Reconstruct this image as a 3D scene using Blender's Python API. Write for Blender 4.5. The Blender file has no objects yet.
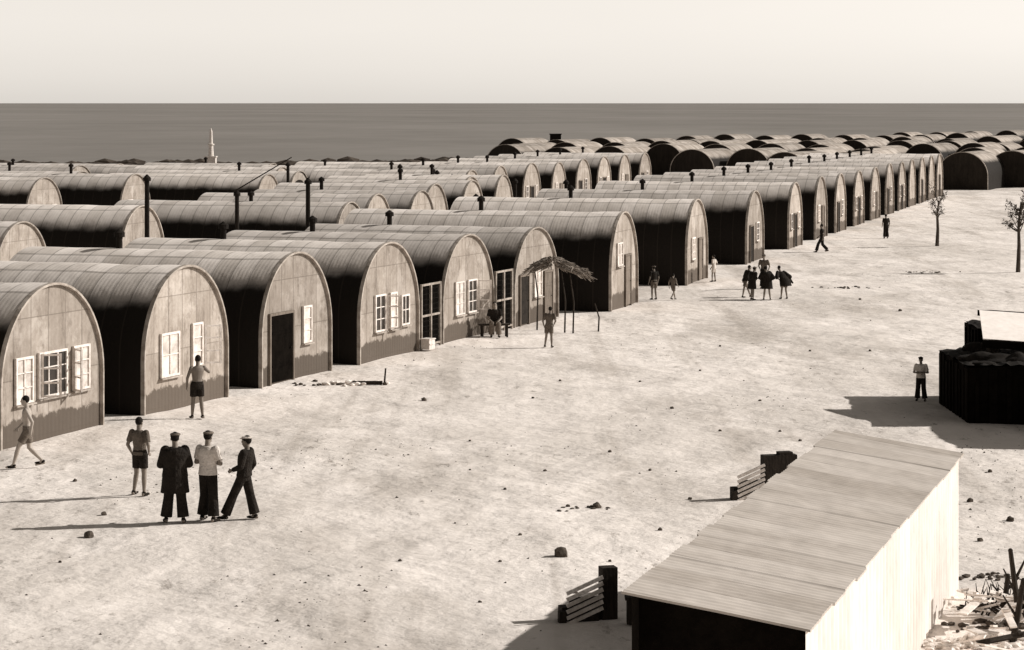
import bpy, bmesh, math, random
from mathutils import Vector, Matrix, noise as mnoise
random.seed(7)
scene = bpy.context.scene
COL = scene.collection
EYE = 8.4      # camera height (m)
FOC = 2500.0   # focal length in image widths*1024
def place(u, v):
    """ground position (metres) surveyed from the photograph"""
    k = EYE/(v-103.0)
    return ((u-512.0)*k, FOC*k)
def coast(x):
    return 372+(1.1 if x>0 else .35)*x
def gz(x, y):
    a = 0.03*math.sin(x*.9+1.3*math.sin(y*.31))*math.sin(y*.55+.7*math.sin(x*.4))
    a += 0.035*(mnoise.noise(Vector((x*.55, y*.4, 0))))+0.02*mnoise.noise(Vector((x*1.3, y*1.0, 5)))
    a -= 0.03
    d = y-coast(x)
    if d > -8: a -= (d+8)*.06
    return a

# ---------------------------------------------------------------- materials
def S(v):
    q = 1-min(v,1)
    return (min(1,v*(1.055+.19*q**3)), v*.968, v*(.905-.15*q**2), 1)
class N:
    def __init__(s, name):
        s.m = bpy.data.materials.new(name); s.m.use_nodes = True
        s.t = s.m.node_tree; s.t.nodes.clear()
        s.out = s.n('ShaderNodeOutputMaterial'); s.b = s.n('ShaderNodeBsdfPrincipled')
        s.l(s.b.outputs[0], s.out.inputs[0])
        s.tc = s.n('ShaderNodeTexCoord')
    def n(s, t, **k):
        x = s.t.nodes.new(t)
        for a, b in k.items(): setattr(x, a, b)
        return x
    def l(s, a, b): s.t.links.new(a, b)
    def set(s, sock, v):
        if hasattr(v, 'is_output') or isinstance(v, bpy.types.NodeSocket): s.l(v, sock)
        else: sock.default_value = v
    def math(s, op, a, b=0.0, c=0.0, clamp=False):
        x = s.n('ShaderNodeMath', operation=op); x.use_clamp = clamp
        s.set(x.inputs[0], a); s.set(x.inputs[1], b); s.set(x.inputs[2], c)
        return x.outputs[0]
    def mix(s, f, a, b, mode='MIX'):
        x = s.n('ShaderNodeMix', data_type='RGBA', blend_type=mode)
        s.set(x.inputs[0], f); s.set(x.inputs[6], a); s.set(x.inputs[7], b)
        return x.outputs[2]
    def coord(s, scale=(1,1,1), rot=0):
        mp = s.n('ShaderNodeMapping'); mp.inputs['Scale'].default_value = scale
        mp.inputs['Rotation'].default_value = (0,0,rot)
        s.l(s.tc.outputs['Object'], mp.inputs[0]); return mp.outputs[0]
    def noise(s, scale, vec=None, detail=4, rough=.6):
        x = s.n('ShaderNodeTexNoise'); x.inputs['Scale'].default_value = scale
        x.inputs['Detail'].default_value = detail; x.inputs['Roughness'].default_value = rough
        s.l(vec if vec is not None else s.tc.outputs['Object'], x.inputs['Vector'])
        return x.outputs[0]
    def ramp(s, f, lo, hi):
        x = s.n('ShaderNodeMapRange', interpolation_type='SMOOTHSTEP')
        s.set(x.inputs[0], f); x.inputs[1].default_value = lo; x.inputs[2].default_value = hi
        return x.outputs[0]
    def xyz(s, sock):
        x = s.n('ShaderNodeSeparateXYZ'); s.l(sock, x.inputs[0]); return x.outputs
    def bump(s, h, dist, strength=1.0, prev=None):
        x = s.n('ShaderNodeBump'); x.inputs['Strength'].default_value = strength
        x.inputs['Distance'].default_value = dist; s.l(h, x.inputs['Height'])
        if prev is not None: s.l(prev, x.inputs['Normal'])
        return x.outputs[0]
    def fin(s, col, rough=.9, spec=.15, normal=None):
        s.set(s.b.inputs['Base Color'], col); s.b.inputs['Roughness'].default_value = rough
        s.b.inputs['Specular IOR Level'].default_value = spec
        if normal is not None: s.l(normal, s.b.inputs['Normal'])
        return s.m
def weathered(name, v, var=.3, scale=3, stretch=(1,1,1), rough=.9, spec=.12, bump=.006, wave=None, band=None, seam=None, stain=0):
    w = N(name)
    f = w.ramp(w.noise(scale, w.coord(stretch)), .32, .68)
    col = w.mix(f, S(v*(1-var)), S(min(.9, v*(1+var))))
    ri = w.n('ShaderNodeObjectInfo').outputs['Random']
    g = w.ramp(w.noise(scale*6, w.coord(stretch), 3), .25, .75)
    col = w.mix(.25, col, w.mix(g, S(v*.6), S(min(.9,v*1.3))))
    o = w.xyz(w.tc.outputs['Object'])
    if stain:
        off = w.n('ShaderNodeCombineXYZ'); w.l(w.math('MULTIPLY', ri, 50), off.inputs[1])
        va = w.n('ShaderNodeVectorMath', operation='ADD'); w.l(w.coord((1.6,1,.5)), va.inputs[0]); w.l(off.outputs[0], va.inputs[1])
        s1 = w.ramp(w.noise(1.5, va.outputs[0], 7, .8), .48, .66)
        col = w.mix(w.math('MULTIPLY', s1, stain), col, S(v*.42))
        vb = w.n('ShaderNodeVectorMath', operation='ADD'); w.l(w.coord((1,1,1)), vb.inputs[0]); w.l(off.outputs[0], vb.inputs[1])
        s2 = w.ramp(w.noise(.8, vb.outputs[0], 6, .75), .48, .62)
        col = w.mix(w.math('MULTIPLY', s2, stain*.6), col, S(v*1.7))
    if seam:
        cell = w.math('FLOOR', w.math('DIVIDE', w.math('ADD', o[0], 10), seam))
        cz = w.math('FLOOR', w.math('DIVIDE', w.math('ADD', o[2], 10.4), 1.5))
        wn = w.n('ShaderNodeTexWhiteNoise', noise_dimensions='3D')
        cv = w.n('ShaderNodeCombineXYZ'); w.l(cell, cv.inputs[0]); w.l(ri, cv.inputs[1]); w.l(cz, cv.inputs[2]); w.l(cv.outputs[0], wn.inputs['Vector'])
        col = w.mix(w.math('MULTIPLY', wn.outputs['Value'], .40), col, S(v*.55))
        lap = w.math('LESS_THAN', w.math('FRACT', w.math('DIVIDE', w.math('ADD', o[0], 10), seam)), .05)
        lz = w.math('LESS_THAN', w.math('FRACT', w.math('DIVIDE', w.math('ADD', o[2], 10.4), 1.5)), .02)
        col = w.mix(w.math('MULTIPLY', w.math('MAXIMUM', lap, lz), .5), col, S(v*.3))
    if band:
        z2 = w.math('ADD', o[2], w.math('MULTIPLY', w.noise(2.6, None, 5, .7), .7))
        bf = w.ramp(z2, band[0]+.46, band[0]+.36)
        col = w.mix(w.math('MULTIPLY', bf, .95), col, S(band[1]))
    k = w.math('MULTIPLY_ADD', ri, .3, .85)
    cc = w.n('ShaderNodeCombineColor'); [w.l(k, cc.inputs[i]) for i in range(3)]
    col = w.mix(1.0, col, cc.outputs[0], 'MULTIPLY')
    nb = w.bump(w.noise(scale*4,None,2), bump)
    if wave:
        nb = w.bump(w.math('SINE', w.math('MULTIPLY', o[wave[0]], 2*math.pi/wave[1])), wave[2], 1, nb)
    return w.fin(col, rough, spec, nb)

def roof_material(name, lo, hi):
    w = N(name)
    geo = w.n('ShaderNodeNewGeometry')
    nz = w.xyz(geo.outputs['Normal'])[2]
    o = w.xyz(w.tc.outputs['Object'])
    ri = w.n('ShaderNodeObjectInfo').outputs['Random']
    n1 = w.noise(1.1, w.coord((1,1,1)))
    dust_shade = w.ramp(w.math('ADD', nz, w.math('MULTIPLY', w.math('SUBTRACT', n1, .5), .18)), .54, .78)  # steep sides coloured near-black as shade, upward faces keep pale dust
    cell = w.math('FLOOR', w.math('DIVIDE', o[1], .66))
    arc = w.math('FLOOR', w.math('MULTIPLY', nz, 3.2))
    wn = w.n('ShaderNodeTexWhiteNoise', noise_dimensions='3D')
    cv = w.n('ShaderNodeCombineXYZ'); w.l(cell, cv.inputs[0]); w.l(arc, cv.inputs[1]); w.l(ri, cv.inputs[2])
    w.l(cv.outputs[0], wn.inputs['Vector'])
    topc = w.mix(wn.outputs['Value'], S(lo), S(hi))
    streak = w.ramp(w.noise(.8, w.coord((1,1.3,1)), 5, .7), .45, .72)
    topc = w.mix(w.math('MULTIPLY', streak, .38), topc, S(lo*.5))
    col = w.mix(dust_shade, S(.011), topc)
    fr = w.math('FRACT', w.math('DIVIDE', o[1], .66))
    lap = w.math('LESS_THAN', fr, .07)
    col = w.mix(w.math('MULTIPLY', lap, .42), col, S(.03))
    pur = w.math('LESS_THAN', w.math('ABSOLUTE', w.math('SUBTRACT', nz, .93)), .008)
    col = w.mix(w.math('MULTIPLY', pur, .4), col, S(.05))
    k = w.math('MULTIPLY_ADD', ri, .35, .82)
    cc = w.n('ShaderNodeCombineColor'); [w.l(k, cc.inputs[i]) for i in range(3)]
    col = w.mix(1.0, col, cc.outputs[0], 'MULTIPLY')
    nb = w.bump(w.math('SINE', w.math('MULTIPLY', o[1], 2*math.pi/.132)), .0010)
    nb = w.bump(w.noise(1.2,None,2), .05, .5, nb)
    return w.fin(col, .8, .12, nb)

M = {}
M['roof'] = roof_material('dusty_shaded_steel', .58, .76)
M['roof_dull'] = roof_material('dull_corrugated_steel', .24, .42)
M['endwall'] = weathered('painted_sheet_end_wall', .31, .16, 1.3, (1,1,1), wave=(0,.19,.0016), band=(.55,.08), seam=.82, stain=.8)
M['endwall_dark'] = weathered('shaded_end_wall', .02, .3, 1.3, (2,1,.5), wave=(0,.15,.003))  # ends turned from the sun, their shade put into the colour
M['trim'] = weathered('weathered_arch_trim', .30, .4, 3)
M['white'] = weathered('chalky_white_paint', .66, .25, 5)
M['pane'] = weathered('dark_window_glass', .02, .4, 2, rough=.35, spec=.4, bump=.001)
M['pane_white'] = weathered('whitewashed_window_glass', .54, .45, 1.6, rough=.5, spec=.3, bump=.001)  # white panes, their own colour
M['darkdoor'] = weathered('dark_door_paint', .016, .4, 3)
M['black'] = weathered('shade_black_board', .005, .4, 3, spec=.01)  # near-black colour carries the shade of shed walls and the open doorway
M['greydoor'] = weathered('weathered_door_paint', .14, .3, 3, (3,1,.5))
M['iron'] = weathered('sooty_iron', .012, .4, 6)
M['wood'] = weathered('dark_timber', .028, .4, 6, (4,4,.6))
M['paleboard'] = weathered('bleached_timber', .70, .2, 2, (2,2,.6))
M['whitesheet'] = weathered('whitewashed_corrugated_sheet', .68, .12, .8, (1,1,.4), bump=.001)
M['palesheet'] = weathered('pale_roof_sheet', .85, .05, .8)
M['stone'] = weathered('brown_stone', .08, .4, 6)
M['palestone'] = weathered('pale_stone', .68, .25, 6)
M['thatch'] = weathered('dry_brushwood', .17, .6, 9, (1,6,1), bump=.03)
M['skin'] = weathered('sunburnt_skin', .17, .12, 6, rough=.6, spec=.3, bump=.002)
M['skin_pale'] = weathered('fair_skin', .30, .12, 6, rough=.6, spec=.3, bump=.002)
M['hair'] = weathered('dark_hair', .012, .3, 30)
M['cloth_dark'] = weathered('dark_wool_cloth', .015, .4, 5, bump=.03)
M['cloth_mid'] = weathered('khaki_cloth', .12, .3, 5, bump=.03)
M['cloth_white'] = weathered('white_cotton_cloth', .55, .18, 5, bump=.03)
M['bark'] = weathered('bark', .06, .4, 8, (1,1,.3), bump=.03)
M['leaf'] = weathered('dusty_leaves', .07, .5, 3)
M['scrub'] = weathered('coastal_scrub', .06, .5, .5)

def ground_material():
    w = N('trampled_sand')
    base = w.mix(w.ramp(w.noise(.07, w.coord((1,.5,1)), 4), .38, .62), S(.65), S(.80))
    p = w.ramp(w.noise(.18, w.coord((1,.40,1), .3), 6, .66), .47, .67)
    base = w.mix(w.math('MULTIPLY', p, .58), base, S(.42))
    tr = w.ramp(w.noise(.50, w.coord((1.6,.06,1), .34), 4, .6), .51, .68)
    base = w.mix(w.math('MULTIPLY', tr, .48), base, S(.40))
    li = w.ramp(w.noise(.40, w.coord((1,.38,1)), 6, .66), .50, .66)
    base = w.mix(w.math('MULTIPLY', li, .65), base, S(.86))
    reg = w.ramp(w.noise(.13, w.coord((1,.5,1)), 3), .42, .60)
    sp = w.ramp(w.noise(2.2, w.coord((1,.40,1)), 6, .78), .55, .69)
    base = w.mix(w.math('MULTIPLY', w.math('MULTIPLY', sp, w.math('MULTIPLY_ADD', reg, .87, .10)), .85), base, S(.16))
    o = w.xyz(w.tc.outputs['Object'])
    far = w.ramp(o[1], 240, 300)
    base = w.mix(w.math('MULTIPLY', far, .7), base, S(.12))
    nb = w.bump(w.noise(.45, None, 7, .57), .27)
    return w.fin(base, .97, .05, nb)
M['ground'] = ground_material()
def sea_material():
    w = N('sea_water')
    n = w.ramp(w.noise(.0035, w.coord((1,.5,1)), 8, .75), .3, .7)
    base = w.mix(n, (.190,.174,.158,1), (.275,.254,.232,1))
    return w.fin(base, .85, .03)
M['sea'] = sea_material()
def shed_roof_material():
    w = N('galvanised_roof_sheets')
    o = w.xyz(w.tc.outputs['Object'])
    cell = w.math('FLOOR', w.math('DIVIDE', w.math('ADD', o[1], w.math('MULTIPLY', o[0], .06)), .82))
    wn = w.n('ShaderNodeTexWhiteNoise', noise_dimensions='1D'); w.l(cell, wn.inputs['W'])
    col = w.mix(wn.outputs['Value'], S(.36), S(.52))
    st = w.ramp(w.noise(.45, w.coord((.35,3,1)), 5, .7), .42, .72)
    col = w.mix(w.math('MULTIPLY', st, .5), col, S(.22))
    st2 = w.ramp(w.noise(.4, w.coord((1,1,1)), 5, .7), .40, .62)
    col = w.mix(w.math('MULTIPLY', st2, .45), col, S(.58))
    lap = w.math('LESS_THAN', w.math('FRACT', w.math('DIVIDE', w.math('ADD', o[1], w.math('MULTIPLY', o[0], .06)), .82)), .035)
    col = w.mix(w.math('MULTIPLY', lap, .32), col, S(.1))
    return w.fin(col, .75, .15, w.bump(w.noise(1.2,None,2), .05))
M['shedroof'] = shed_roof_material()

# ---------------------------------------------------------------- helpers
def mesh_from(bm, name, mat, smooth=False):
    bmesh.ops.recalc_face_normals(bm, faces=bm.faces)
    me = bpy.data.meshes.new(name); bm.to_mesh(me); bm.free()
    if mat: me.materials.append(mat)
    if smooth:
        for p in me.polygons: p.use_smooth = True
    return me
def obj(name, me, parent=None, loc=(0,0,0), rot=(0,0,0)):
    o = bpy.data.objects.new(name, me); COL.objects.link(o)
    o.location = loc; o.rotation_euler = rot
    if parent: o.parent = parent
    return o
def top(o, label, cat, group=None, kind=None):
    o['label'] = label; o['category'] = cat
    if group: o['group'] = group
    if kind: o['kind'] = kind
    return o
def box(bm, cx, cy, cz, sx, sy, sz, M4=None):
    r = bmesh.ops.create_cube(bm, size=1)
    m = Matrix.Translation((cx,cy,cz)) @ Matrix.Diagonal((sx,sy,sz,1))
    if M4 is not None: m = M4 @ m
    bmesh.ops.transform(bm, matrix=m, verts=r['verts'])
def limb(bm, a, b, ra, rb, ca=True, cb=True, n=12):
    a = Vector(a); b = Vector(b); d = b-a
    if d.length < 1e-5: return
    q = d.to_track_quat('Z','Y').to_matrix().to_4x4()
    r = bmesh.ops.create_cone(bm, cap_ends=True, segments=n, radius1=ra, radius2=rb, depth=d.length)
    bmesh.ops.transform(bm, matrix=Matrix.Translation((a+b)/2) @ q, verts=r['verts'])
    for p, rr, c in ((a,ra,ca),(b,rb,cb)):
        if c: ball(bm, p, (rr*1.0,rr*1.0,rr*1.0))
def ball(bm, c, r, sub=2, M4=None):
    x = bmesh.ops.create_icosphere(bm, subdivisions=sub, radius=1)
    m = Matrix.Translation(c) @ (M4 if M4 is not None else Matrix.Identity(4)) @ Matrix.Diagonal((r[0],r[1],r[2],1))
    bmesh.ops.transform(bm, matrix=m, verts=x['verts'])
def loft(bm, rings, n=16):
    prev = None; first = None
    for (cx,cy,cz,rx,ry) in rings:
        vs = [bm.verts.new((cx+rx*math.cos(2*math.pi*i/n), cy+ry*math.sin(2*math.pi*i/n), cz)) for i in range(n)]
        if prev:
            for i in range(n): bm.faces.new((prev[i],prev[(i+1)%n],vs[(i+1)%n],vs[i]))
        else: first = vs
        prev = vs
    bm.faces.new(first[::-1]); bm.faces.new(prev)

# ---------------------------------------------------------------- setting
xs = [-3000,-1200,-500,-250,-150,-100,-75]+[-55+.9*i for i in range(145)]+[82,100,130,180,260,400,700,1500,3000]
ys = [-400,-100,-20,10]+[24+.8*i for i in range(120)]+[121+2*i for i in range(70)]+[262+5*i for i in range(50)]+[530,600,800,1400,3000]
bm = bmesh.new(); grid = []
for y in ys:
    row = []
    for x in xs:
        z = gz(x,y)
        row.append(bm.verts.new((x,y,max(z,-12))))
    grid.append(row)
for j in range(len(ys)-1):
    for i in range(len(xs)-1):
        bm.faces.new((grid[j][i],grid[j][i+1],grid[j+1][i+1],grid[j+1][i]))
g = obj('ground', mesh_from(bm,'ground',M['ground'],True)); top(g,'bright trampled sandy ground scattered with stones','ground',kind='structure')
bm = bmesh.new(); v=[bm.verts.new(p) for p in ((-60000,250,-1.2),(60000,250,-1.2),(60000,90000,-1.2),(-60000,90000,-1.2))]; bm.faces.new(v)
s = obj('sea', mesh_from(bm,'sea',M['sea'])); top(s,'calm dark sea stretching to the horizon','sea',kind='structure')

# ---------------------------------------------------------------- huts
W, HT = 4.9, 3.9
def profile(w, ht, off=0.0, n=28):
    r = w/2; wh = ht-r
    pts = [(-r-off,-.12),(-r-off,wh*.5),(-r-off,wh)]
    for i in range(1,n): 
        a = math.pi-math.pi*i/n; pts.append(((r+off)*math.cos(a), wh+(r+off)*math.sin(a)))
    pts += [(r+off,wh),(r+off,wh*.5),(r+off,-.12)]
    return pts
cache = {}
def hut_meshes(L):
    if L in cache: return cache[L]
    P = profile(W,HT); n = max(2,int(L/.66))
    out=[]
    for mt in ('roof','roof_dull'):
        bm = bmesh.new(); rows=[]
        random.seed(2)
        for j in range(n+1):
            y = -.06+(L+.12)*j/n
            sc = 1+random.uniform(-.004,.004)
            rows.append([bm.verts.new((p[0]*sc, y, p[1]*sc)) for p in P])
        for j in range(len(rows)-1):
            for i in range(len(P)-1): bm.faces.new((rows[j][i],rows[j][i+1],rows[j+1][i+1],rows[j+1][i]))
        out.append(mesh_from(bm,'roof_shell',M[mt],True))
    Q = profile(W,HT,-.02)
    bm = bmesh.new(); bm.faces.new([bm.verts.new((p[0],0,p[1])) for p in Q]); wall = mesh_from(bm,'end_wall',M['endwall'])
    bm = bmesh.new(); bm.faces.new([bm.verts.new((p[0],0,p[1])) for p in Q]); walld = mesh_from(bm,'end_wall_dark',M['endwall_dark'])
    bm = bmesh.new(); a=profile(W,HT,.03); b=profile(W,HT,-.03)
    R=[[bm.verts.new((p[0],y,p[1])) for p in q] for q,y in ((a,-.10),(b,-.10),(b,.02),(a,.02))]
    for k in range(4):
        A=R[k];B=R[(k+1)%4]
        for i in range(len(A)-1): bm.faces.new((A[i],A[i+1],B[i+1],B[i]))
    trim = mesh_from(bm,'arch_trim',M['trim'])
    cache[L]=(out[0],wall,trim,walld,out[1]); return cache[L]
def chimney_mesh(h):
    k=('ch',h)
    if k in cache: return cache[k]
    bm=bmesh.new(); limb(bm,(0,0,-.3),(0,0,h),.10,.10,False,False); limb(bm,(0,0,h-.02),(0,0,h+.12),.17,.17,False,False); limb(bm,(0,0,h+.12),(0,0,h+.24),.18,.02,False,False)
    cache[k]=mesh_from(bm,'chimney',M['iron']); return cache[k]
def window_mesh(w,h,cols,rows,pm):
    k=('w',w,h,cols,rows,pm)
    if k in cache: return cache[k]
    bm=bmesh.new(); t=.06
    box(bm,-w/2,0,0,t,.07,h+t); box(bm,w/2,0,0,t,.07,h+t); box(bm,0,0,h/2,w-t,.068,t); box(bm,0,0,-h/2,w-t,.068,t)
    for i in range(1,cols): box(bm,-w/2+w*i/cols,0,0,.042,.05,h-t)
    for i in range(1,rows): box(bm,0,-.002,-h/2+h*i/rows,w-t,.046,.028)
    f=mesh_from(bm,'window',M['white'])
    bm=bmesh.new(); box(bm,0,.0,0,w-.05,.012,h-.05); p=mesh_from(bm,'pane',M[pm])
    bm=bmesh.new(); box(bm,0,0,0,w+.16,.11,.04); s=mesh_from(bm,'sill',M['trim'])
    cache[k]=(f,p,s); return cache[k]
def add_window(hut,x,z,w,h,cols=2,rows=3,pm='pane'):
    f,p,s=window_mesh(w,h,cols,rows,pm)
    a=obj('window',f,hut,(x,-.045,z)); obj('pane',p,a,(0,.012,0)); obj('sill',s,a,(0,-.035,-h/2-.06))
def add_shutter(hut,x,z,w,h,ang):
    k=('s',w,h)
    if k not in cache:
        bm=bmesh.new(); t=.06
        box(bm,t/2,0,0,t,.04,h); box(bm,w-t/2,0,0,t,.04,h); 
        for q in (-h/2+t/2,-h/6,h/6,h/2-t/2): box(bm,w/2,0,q,w-2*t,.036,t*.7)
        cache[k]=mesh_from(bm,'casement',M['white'])
    obj('open_casement',cache[k],hut,(x,-.09,z),(0,0,-ang))
def add_door(hut,x,w,h,dm='darkdoor'):
    k=('d',w,h,dm)
    if k not in cache:
        bm=bmesh.new(); t=.08
        box(bm,-w/2,0,h/2,t,.08,h+t); box(bm,w/2,0,h/2,t,.08,h+t); box(bm,0,0,h,w-t,.078,t); fr=mesh_from(bm,'door_frame',M['greydoor'])
        bm=bmesh.new(); box(bm,0,0,h/2,w-t,.03,h-t); box(bm,0,-.02,h*.25,w*.8,.02,.08); box(bm,0,-.02,h*.72,w*.8,.02,.08); lf=mesh_from(bm,'door',M[dm])
        bm=bmesh.new(); ball(bm,(w*.36,-.05,h*.48),(.03,.03,.03),1); hd=mesh_from(bm,'handle',M['iron'])
        cache[k]=(fr,lf,hd)
    fr,lf,hd=cache[k]
    d=obj('door',lf,hut,(x,-.03,0)); obj('door_frame',fr,d,(0,-.012,0)); obj('handle',hd,d)
def hut(cx,cy,ang,L,label,group,hs=1.0,chim=5.5,far=False,ch=.38):
    e=bpy.data.objects.new('arched_hut',None); COL.objects.link(e); e.empty_display_size=.5
    e.location=(cx,cy,gz(cx,cy)*.5); e.rotation_euler=(0,0,ang); e.scale=(1,1,hs)
    roof,wall,trim,walld,dull=hut_meshes(L)
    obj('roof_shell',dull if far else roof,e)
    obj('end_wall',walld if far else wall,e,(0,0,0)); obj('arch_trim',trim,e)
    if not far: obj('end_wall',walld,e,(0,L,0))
    if chim: obj('chimney',chimney_mesh(ch),e,(0,chim,HT))
    top(e,label,'hut',group); return e
AA=math.atan2(6.65,2.5); AB=math.atan2(1,.278)
GA='huts standing in rows across the camp'
labs=['arched corrugated hut with three white-framed windows in its end wall',
 'arched corrugated hut with two pale window panels in its end',
 'arched corrugated hut with a dark open doorway and one window',
 'arched corrugated hut with a wide white window beside a gate',
 'arched corrugated hut with two tall white windows and stovepipe',
 'arched corrugated hut with dark door beside a brushwood shelter']
hA=[]
for k in range(6):
    rx,ry=-10.75+2.5*k,65.3+6.65*k
    cx,cy=rx-math.cos(AA)*W/2, ry-math.sin(AA)*W/2
    hA.append(hut(cx,cy,AA,9.2,labs[k],GA,[.99,1.0,.985,.97,.945,.93][k],chim=6.1 if k>1 else None))
add_window(hA[0],-1.35,1.58,.75,1.1,2,3,'pane_white'); add_window(hA[0],.0,1.62,1.3,1.1,3,3); add_window(hA[0],1.4,1.64,.75,1.1,2,3,'pane_white'); add_shutter(hA[0],-.62,1.62,.5,1.1,1.0); add_shutter(hA[0],1.0,1.62,.45,1.1,2.2)
add_window(hA[1],-.95,1.52,1.0,1.15,2,2,'pane_white'); add_window(hA[1],.65,1.66,.55,1.15,1,3,'pane_white'); add_shutter(hA[1],1.0,1.62,.5,1.1,.8)
add_door(hA[2],-1.05,1.6,2.1,'black'); add_window(hA[2],.75,1.62,.55,1.1,1,3,'pane_white')  # black door leaf stands in for the dark inside of an open doorway
add_window(hA[3],-.75,1.55,.8,1.2,2,3); add_window(hA[3],.35,1.55,.5,1.2,1,3,'pane_white'); add_shutter(hA[3],-.3,1.55,.5,1.15,1.2); add_window(hA[3],1.35,1.5,.6,1.0,2,2)
add_window(hA[4],-.8,1.55,.8,1.2,2,3,'pane_white'); add_window(hA[4],.4,1.55,.8,1.2,2,3); add_shutter(hA[4],.85,1.55,.5,1.15,1.1)
add_door(hA[5],-1.3,.95,2.0); add_window(hA[5],.2,1.6,.8,1.1,2,2,'pane_white'); add_door(hA[5],1.4,.9,2.0,'greydoor')

def detail(h,i):
    if i%3==0: add_door(h,.1,.95,2.0,'darkdoor'); add_window(h,-1.3,1.6,.6,.9,2,2); add_window(h,1.35,1.6,.6,.9,2,2,'pane_white')
    elif i%3==1: add_door(h,.9,.95,2.0,'greydoor'); add_window(h,-.8,1.6,.7,1.0,2,3,'pane_white')
    else: add_door(h,-.9,.95,2.0,'darkdoor'); add_window(h,.8,1.6,.7,1.0,2,3)
random.seed(17)
pxB=[636,706,762,801,826,845,863,879,893,905,915,925,934,942]
for i,p in enumerate(pxB):
    y=60325/(1207-p); x=-24.13+.278*y
    cx,cy=x-math.cos(AB)*W/2,y-math.sin(AB)*W/2
    lab='long arched hut with pale dusty roof and shaded side, on sand' if i else 'long arched hut with a pale door, chimney pipe on its roof'
    h=hut(cx,cy,AB+random.uniform(-.012,.012),11.6,lab,GA,(1.0 if i<2 else .97)+random.uniform(-.015,.01),chim=6.1)
    if i==0:
        add_door(h,.75,1.0,2.1,'greydoor'); add_window(h,-.75,2.2,.9,.9,2,2,'pane_white')
    elif i<10: detail(h,i)
    elif i%2: add_door(h,0,.95,2.0)
mid=[(-7.8,120,.3),(-6.9,127.5,.4),(-4.9,134,.5),(-4.4,142,.4),(-2.4,149,.5),(-2.6,156.5,.4),(-.6,163,.5),(-16.6,112,.6),(-19.4,98.7,.3),(-29.6,158,.5),(-25.2,167,.5),(-17.0,174,.5),(-15.5,182,.5),(-17.5,190,.5),(-31,180,.5)]
for i,(x,y,c) in enumerate(mid):
    h=hut(x,y,AB+random.uniform(-.03,.03),11.6 if x<-15 or y<125 else 9.2,'long arched hut with streaked pale roof among other huts',GA,(.90 if y>172 else .96)+random.uniform(-.03,.02),chim=None if (y<100 or i%2) else 5.0+.7*math.sin(i),ch=c)
    if i in (8,): continue
    detail(h,i)
for i in range(8):
    y=179+8*i+random.uniform(-.8,.8); x=-3+.278*(y-179); h=hut(x,y,AB+random.uniform(-.02,.02),11.6,'long arched hut with a lit end wall and dark side',GA,.94+random.uniform(-.03,.02),chim=6); detail(h,i+1)
i=0
for yy,xx in ((203,(-9.5,-22.3,-35.0)),(210.5,(-7.3,-20.2,-33.0,-45.5))):
    for x in xx:
        i+=1; h=hut(x,yy+random.uniform(-.6,.6),AB+random.uniform(-.02,.02),11.2,'distant long arched hut with pale roof near the shore',GA,.86+random.uniform(-.02,.02),chim=6 if i%2 else None)
# far field: huts turned so their shaded ends face us and sunlit flanks show
random.seed(3)
fx=math.radians(-24)
nfar=0
rows=[(240,700,935),(264,640,1060),(288,505,1060),(316,500,1060),(348,500,1060),(386,530,1060),(428,680,1060)]
for r,(y0,u0,u1) in enumerate(rows):
    off=random.uniform(0,6)
    for k in range(-5,30):
        x=-12+6.1*k+off+random.uniform(-.2,.2); y=y0+.10*(x-30)+random.uniform(-1.6,1.6)
        u=512+FOC*x/y
        if u<u0 or u>u1 or y>coast(x)-12: continue
        if r==0 and x<20: continue
        if r<2 and u>910: continue
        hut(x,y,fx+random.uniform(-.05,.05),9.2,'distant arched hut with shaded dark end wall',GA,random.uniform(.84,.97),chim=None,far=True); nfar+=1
for x,y in ((43.8,243),(50.0,250),(57.5,256),(49.5,268),(57.5,272)):
    hut(x,y,math.radians(-22),9.2,'arched hut seen end-on with dark end wall',GA,.93,chim=None,far=True)

# ---------------------------------------------------------------- near shed (right)
e=bpy.data.objects.new('long_shed',None); COL.objects.link(e)
th=math.atan2(14.6,4.4)-math.pi/2
e.location=(1.42,29.65,0); e.rotation_euler=(0,0,th)
Ls,Ws=15.0,2.08; zl,zr=2.6,2.31
ov=.08
random.seed(77)
def zr_at(x): return zl+(zr-zl)*(x/Ws)
bm=bmesh.new(); n=int(Ls/.03); prev=None; jl=jr=0; lift=0
for j in range(n+1):
    y=-.1+(Ls+.2)*j/n
    if j%27==0: jl=random.uniform(-.02,.03); jr=random.uniform(-.02,.03); lift=random.uniform(0,.018)
    c=.005*math.sin(2*math.pi*y/.155)+lift
    row=[bm.verts.new((x,y+.02*math.sin(x*2.1),zr_at(x)+c)) for x in (-ov-jl,Ws*.5,Ws+ov+jr)]+[bm.verts.new((x,y+.02*math.sin(x*2.1),zr_at(x)+c-.03)) for x in (Ws+ov+jr,Ws*.5,-ov-jl)]
    if prev:
        for i in range(6): bm.faces.new((prev[i],prev[(i+1)%6],row[(i+1)%6],row[i]))
    else: bm.faces.new(row[::-1])
    prev=row
bm.faces.new(prev)
obj('roof',mesh_from(bm,'roof',M['shedroof']),e)
bm=bmesh.new()
m=int(Ls/.025); pr=None
for j in range(m+1):
    y=Ls*j/m; x=Ws+.018*math.sin(2*math.pi*y/.31)
    a=bm.verts.new((x,y,-.1)); b=bm.verts.new((x,y,zr-.03))
    if pr: bm.faces.new((pr[0],a,b,pr[1]))
    pr=(a,b)
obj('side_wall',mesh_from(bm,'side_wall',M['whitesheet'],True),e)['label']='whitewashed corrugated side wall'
bm=bmesh.new()
def quad(b,*p): b.faces.new([b.verts.new(q) for q in p])
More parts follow.
